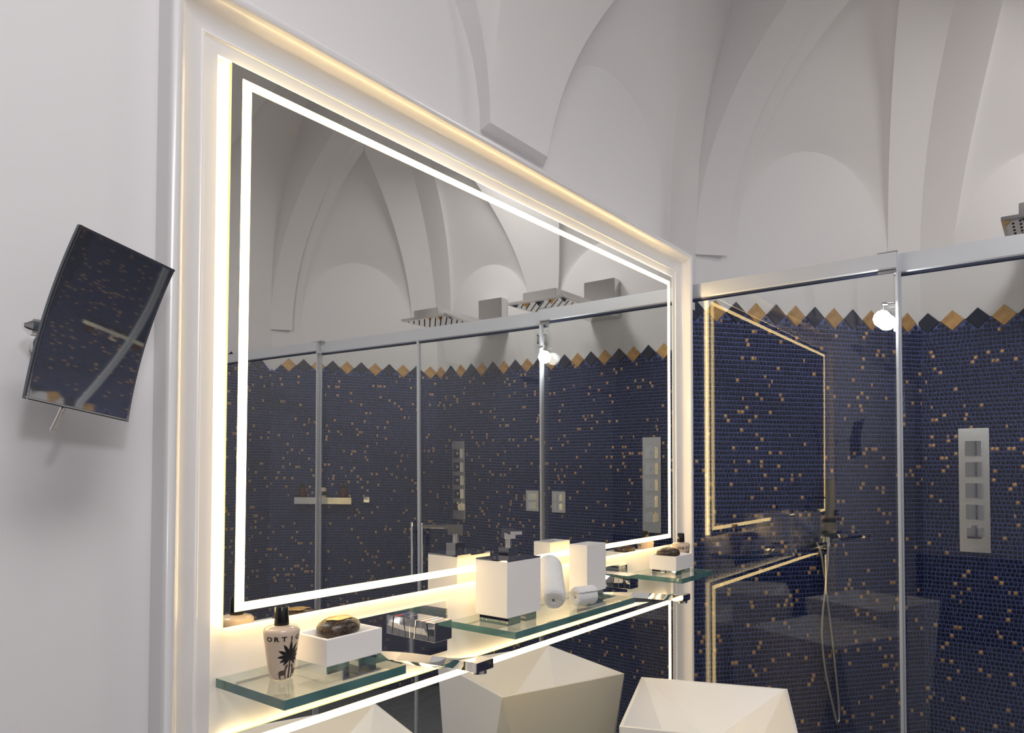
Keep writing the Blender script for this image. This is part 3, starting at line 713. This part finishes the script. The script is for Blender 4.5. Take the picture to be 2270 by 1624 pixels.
# ------------------------------------------------------------------ shower fittings
def rain_head(y0, y1, by0, by1, label):
    yc = (y0+y1)/2; t = thing('rain_shower', label, 'shower head', (XF, yc, .80))
    x0, x1 = 2.735, 2.735+abs(y1-y0)
    MB().box(x0, x1, y0, y1, .7945, .8065, .001).build('head_plate', 'steel', t)
    sf = MB().box(x0+.012, x1-.012, y0-.012 if y0 > y1 else y0+.012, y1+.012 if y0 > y1 else y1-.012, .7930, .7946).build('spray_face', 'chrome', t)
    noz = MB()
    for i in range(14):
        for j in range(14):
            xx = x0+.03+(x1-x0-.06)*i/13; yy = min(y0,y1)+.03+(abs(y1-y0)-.06)*j/13
            if (i+j) % 2 == 0: noz.tube([(xx,yy,.7932),(xx,yy,.7905)], .0035, 6)
    o = noz.build('nozzles', 'black', sf); o['kind'] = 'stuff'
    MB().box(x0+.012, XF-.004, by0, by1, .8065, .8450, .002).build('arm', 'steel', t)
    MB().box(XF-.062, XF-.004, by0-.005, by1-.005, .86, 1.012, .003).build('wall_block', 'steel', t)
rain_head(-.843, -1.162, -.890, -1.080, 'square rain shower head high on the far wall, nearer the mirror')
rain_head(-1.588, -1.918, -1.650, -1.830, 'square rain shower head high on the far wall, farther from the mirror')
def control_panel(yc, label):
    t = thing('shower_column', label, 'shower column', (XF, yc, -.08)); x = XF-.005
    MB().box(x-.008, x, yc-.052, yc+.052, -.3275, .1635, .0015).build('face_plate', 'column', t)
    for fr_, kind in ((.163,0),(.333,0),(.503,0),(.675,0)):
        z = .1635 - .491*fr_
        bt = MB().box(x-.024, x-.008, yc-.028, yc+.028, z-.029, z+.029, .0008).build('button', 'chrome', t)
        MB().tube([(x-.024,yc,z),(x-.031,yc,z)], .009, 16).build('button_knob', 'chrome', bt, smooth=True)
    z = .1635 - .491*.842
    bt = MB().box(x-.040, x-.008, yc-.024, yc+.024, z-.021, z+.021, .0008).build('thermostat_knob', 'chrome', t)
    MB().box(x-.034, x-.020, yc-.010, yc+.010, z+.021, z+.030, .0008).build('thermostat_lever', 'chrome', bt)
control_panel(-.706, 'tall polished shower panel with square buttons, far wall right of the hose')
control_panel(-2.060, 'tall polished shower panel seen in the mirror at the far end of the shower')
def valve(yc, label):
    t = thing('valve_plate', label, 'valve', (XF, yc, -.187)); x = XF-.004
    MB().box(x-.008, x, yc-.047, yc+.047, -.247, -.127, .001).build('plate', 'steel', t)
    for z in (-.162, -.214): MB().box(x-.022, x-.008, yc-.019, yc+.019, z-.018, z+.018, .001).build('square_knob', 'chrome', t)
valve(-1.478, 'square two-knob valve plate on the far wall, the one farther from the mirror')
valve(-1.288, 'square two-knob valve plate on the far wall, the one nearer the mirror')
t = thing('wall_light', 'small square glass wall light with chrome centre high on the far wall', 'wall light', (XF, -1.395, .745))
MB().box(XF-.020, XF-.014, -1.447, -1.343, .693, .797, .001).build('glass_square', 'glass', t)
fr = MB()
for a in ((-1.421,-1.413,.719,.771),(-1.377,-1.369,.719,.771),(-1.421,-1.369,.719,.727),(-1.421,-1.369,.763,.771)): fr.box(XF-.030, XF-.020, *a)
fr.build('centre_frame', 'chrome', t); MB().box(XF-.014, XF, -1.42, -1.37, .72, .77).build('base', 'chrome', t)

# hand shower and hose on the mosaic wall
def onA(s, z, d): return PA + DA*s + NA*d + Vector((0,0,z))
def oblique_box(mb, s0, s1, d0, d1, z0, z1):
    v = [onA(s, z, d) for z in (z0,z1) for s, d in ((s0,d0),(s1,d0),(s1,d1),(s0,d1))]
    return mb.add(v, [(0,1,2,3),(7,6,5,4),(4,5,1,0),(5,6,2,1),(6,7,3,2),(7,4,0,3)])
t = thing('hand_shower', 'dark square hand shower with looping steel hose on the mosaic wall', 'hand shower', tuple(onA(.49,-.26,.005)))
oblique_box(MB(), .523, .557, .040, .062, -.262, -.040).build('handset', 'back_mirror', t)
oblique_box(oblique_box(MB(), .470, .512, .004, .040, -.284, -.236), .505, .552, .012, .040, -.286, -.262).build('wall_bracket', 'chrome', t)
def smooth_path(pts, n=10):
    pts = [Vector(p) for p in pts]; o = []
    for i in range(len(pts)-1):
        p0, p1, p2, p3 = pts[max(i-1,0)], pts[i], pts[i+1], pts[min(i+2,len(pts)-1)]
        for k in range(n):
            q = k/n; o.append(.5*((2*p1)+(p2-p0)*q+(2*p0-5*p1+4*p2-p3)*q*q+(3*p1-p0-3*p2+p3)*q**3))
    return o+[pts[-1]]
hp = [onA(.531,-.264,.050), onA(.527,-.345,.052), onA(.517,-.438,.052), onA(.499,-.611,.050), onA(.513,-.768,.048), onA(.546,-.909,.045), onA(.566,-.975,.042), onA(.577,-.985,.038), onA(.584,-.960,.034), onA(.581,-.877,.032), onA(.559,-.667,.032), onA(.536,-.491,.032), onA(.518,-.351,.030), onA(.495,-.280,.026)]
MB().tube(smooth_path(hp), .0066, 12).build('hose', 'steel', t, smooth=True)
MB().tube([onA(.5315,-.262,.050), onA(.5315,-.300,.051)], .0085, 14).build('hose_nut', 'chrome', t, smooth=True)

# chrome shelf with three bottles on the far oblique wall (seen in the mirror)
def onB(s, z, d): return PB + DB*s + NB*d + Vector((0,0,z))
sB = lambda x: (x-PB.x)/DB.x
s0, s1 = sB(2.676), sB(2.934)
v = [onB(s, z, d) for z in (-.247,-.207) for s, d in ((s0,.004),(s1,.004),(s1,.075),(s0,.075))]
tag(mesh_obj('shower_shelf', v, [(3,2,1,0),(4,5,6,7),(0,1,5,4),(1,2,6,5),(2,3,7,6),(3,0,4,7)], 'steel', origin=tuple(onB((s0+s1)/2,-.247,.04))), 'polished box shelf with three bottles on the mosaic wall opposite', 'shelf')
def small_bottle(q, body, label):
    c = onB(s0+(s1-s0)*q, -.207, .042); t = thing('shower_bottle', label, 'bottle', tuple(c))
    w = .0185 if body == 'amber' else .0195
    MB().lathe(c.x, c.y, [(w-.003,c.z),(w,c.z+.003),(w*1.05,c.z+.052),(w*.8,c.z+.058),(.008,c.z+.061)], 24).build('body', body, t, smooth=True, sharp=40)
    MB().lathe(c.x, c.y, [(.0095,c.z+.061),(.0095,c.z+.086),(.008,c.z+.088)], 20).build('cap', 'black', t, smooth=True, sharp=40)
    if body == 'cream':
        mb = MB(); n = 10; vs = []
        for i in range(n+1):
            a = pi*.25 + pi*.5*i/n + pi*.08; vs += [(c.x+(w*1.06)*cos(a), c.y+(w*1.06)*sin(a), c.z+.012), (c.x+(w*1.06)*cos(a), c.y+(w*1.06)*sin(a), c.z+.036)]
        mb.add(vs, [(2*i,2*i+2,2*i+3,2*i+1) for i in range(n)]).build('label_print', 'ink', t)
small_bottle(.14, 'amber', 'amber bottle with black cap at the left of the shower shelf')
small_bottle(.50, 'cream', 'cream bottle with dark print in the middle of the shower shelf')
small_bottle(.86, 'amber', 'dark amber bottle with black cap at the right of the shower shelf')
c = onB(sB(3.006), -.219, .0)
v = [onB(sB(3.006)+a, -.219+b, d) for d in (.004,.030) for a, b in ((-.017,-.017),(.017,-.017),(.017,.017),(-.017,.017))]
t = tag(mesh_obj('wall_hook', v, [(3,2,1,0),(4,5,6,7),(0,1,5,4),(1,2,6,5),(2,3,7,6),(3,0,4,7)], 'chrome', origin=tuple(c)), 'small square chrome hook beside the shower shelf', 'hook')

# glaring lamp clipped behind the screen
t = thing('clip_lamp', 'small glaring white lamp clipped at the shower glass beside the post', 'lamp', (2.232,-.588,.427))
bm_ = MB(); bm_.lathe(2.232, -.588, [(.001,.427-.024),(.012,.427-.0208),(.0208,.427-.012),(.024,.427),(.0208,.427+.012),(.012,.427+.0208),(.001,.427+.024)], 24); bm_.build('bulb', 'bulb', t, smooth=True)
MB().tube([(2.232,-.588,.452),(2.232,-.588,.470),(2.246,-.618,.470)], .005, 12).build('clip', 'chrome', t, smooth=True)
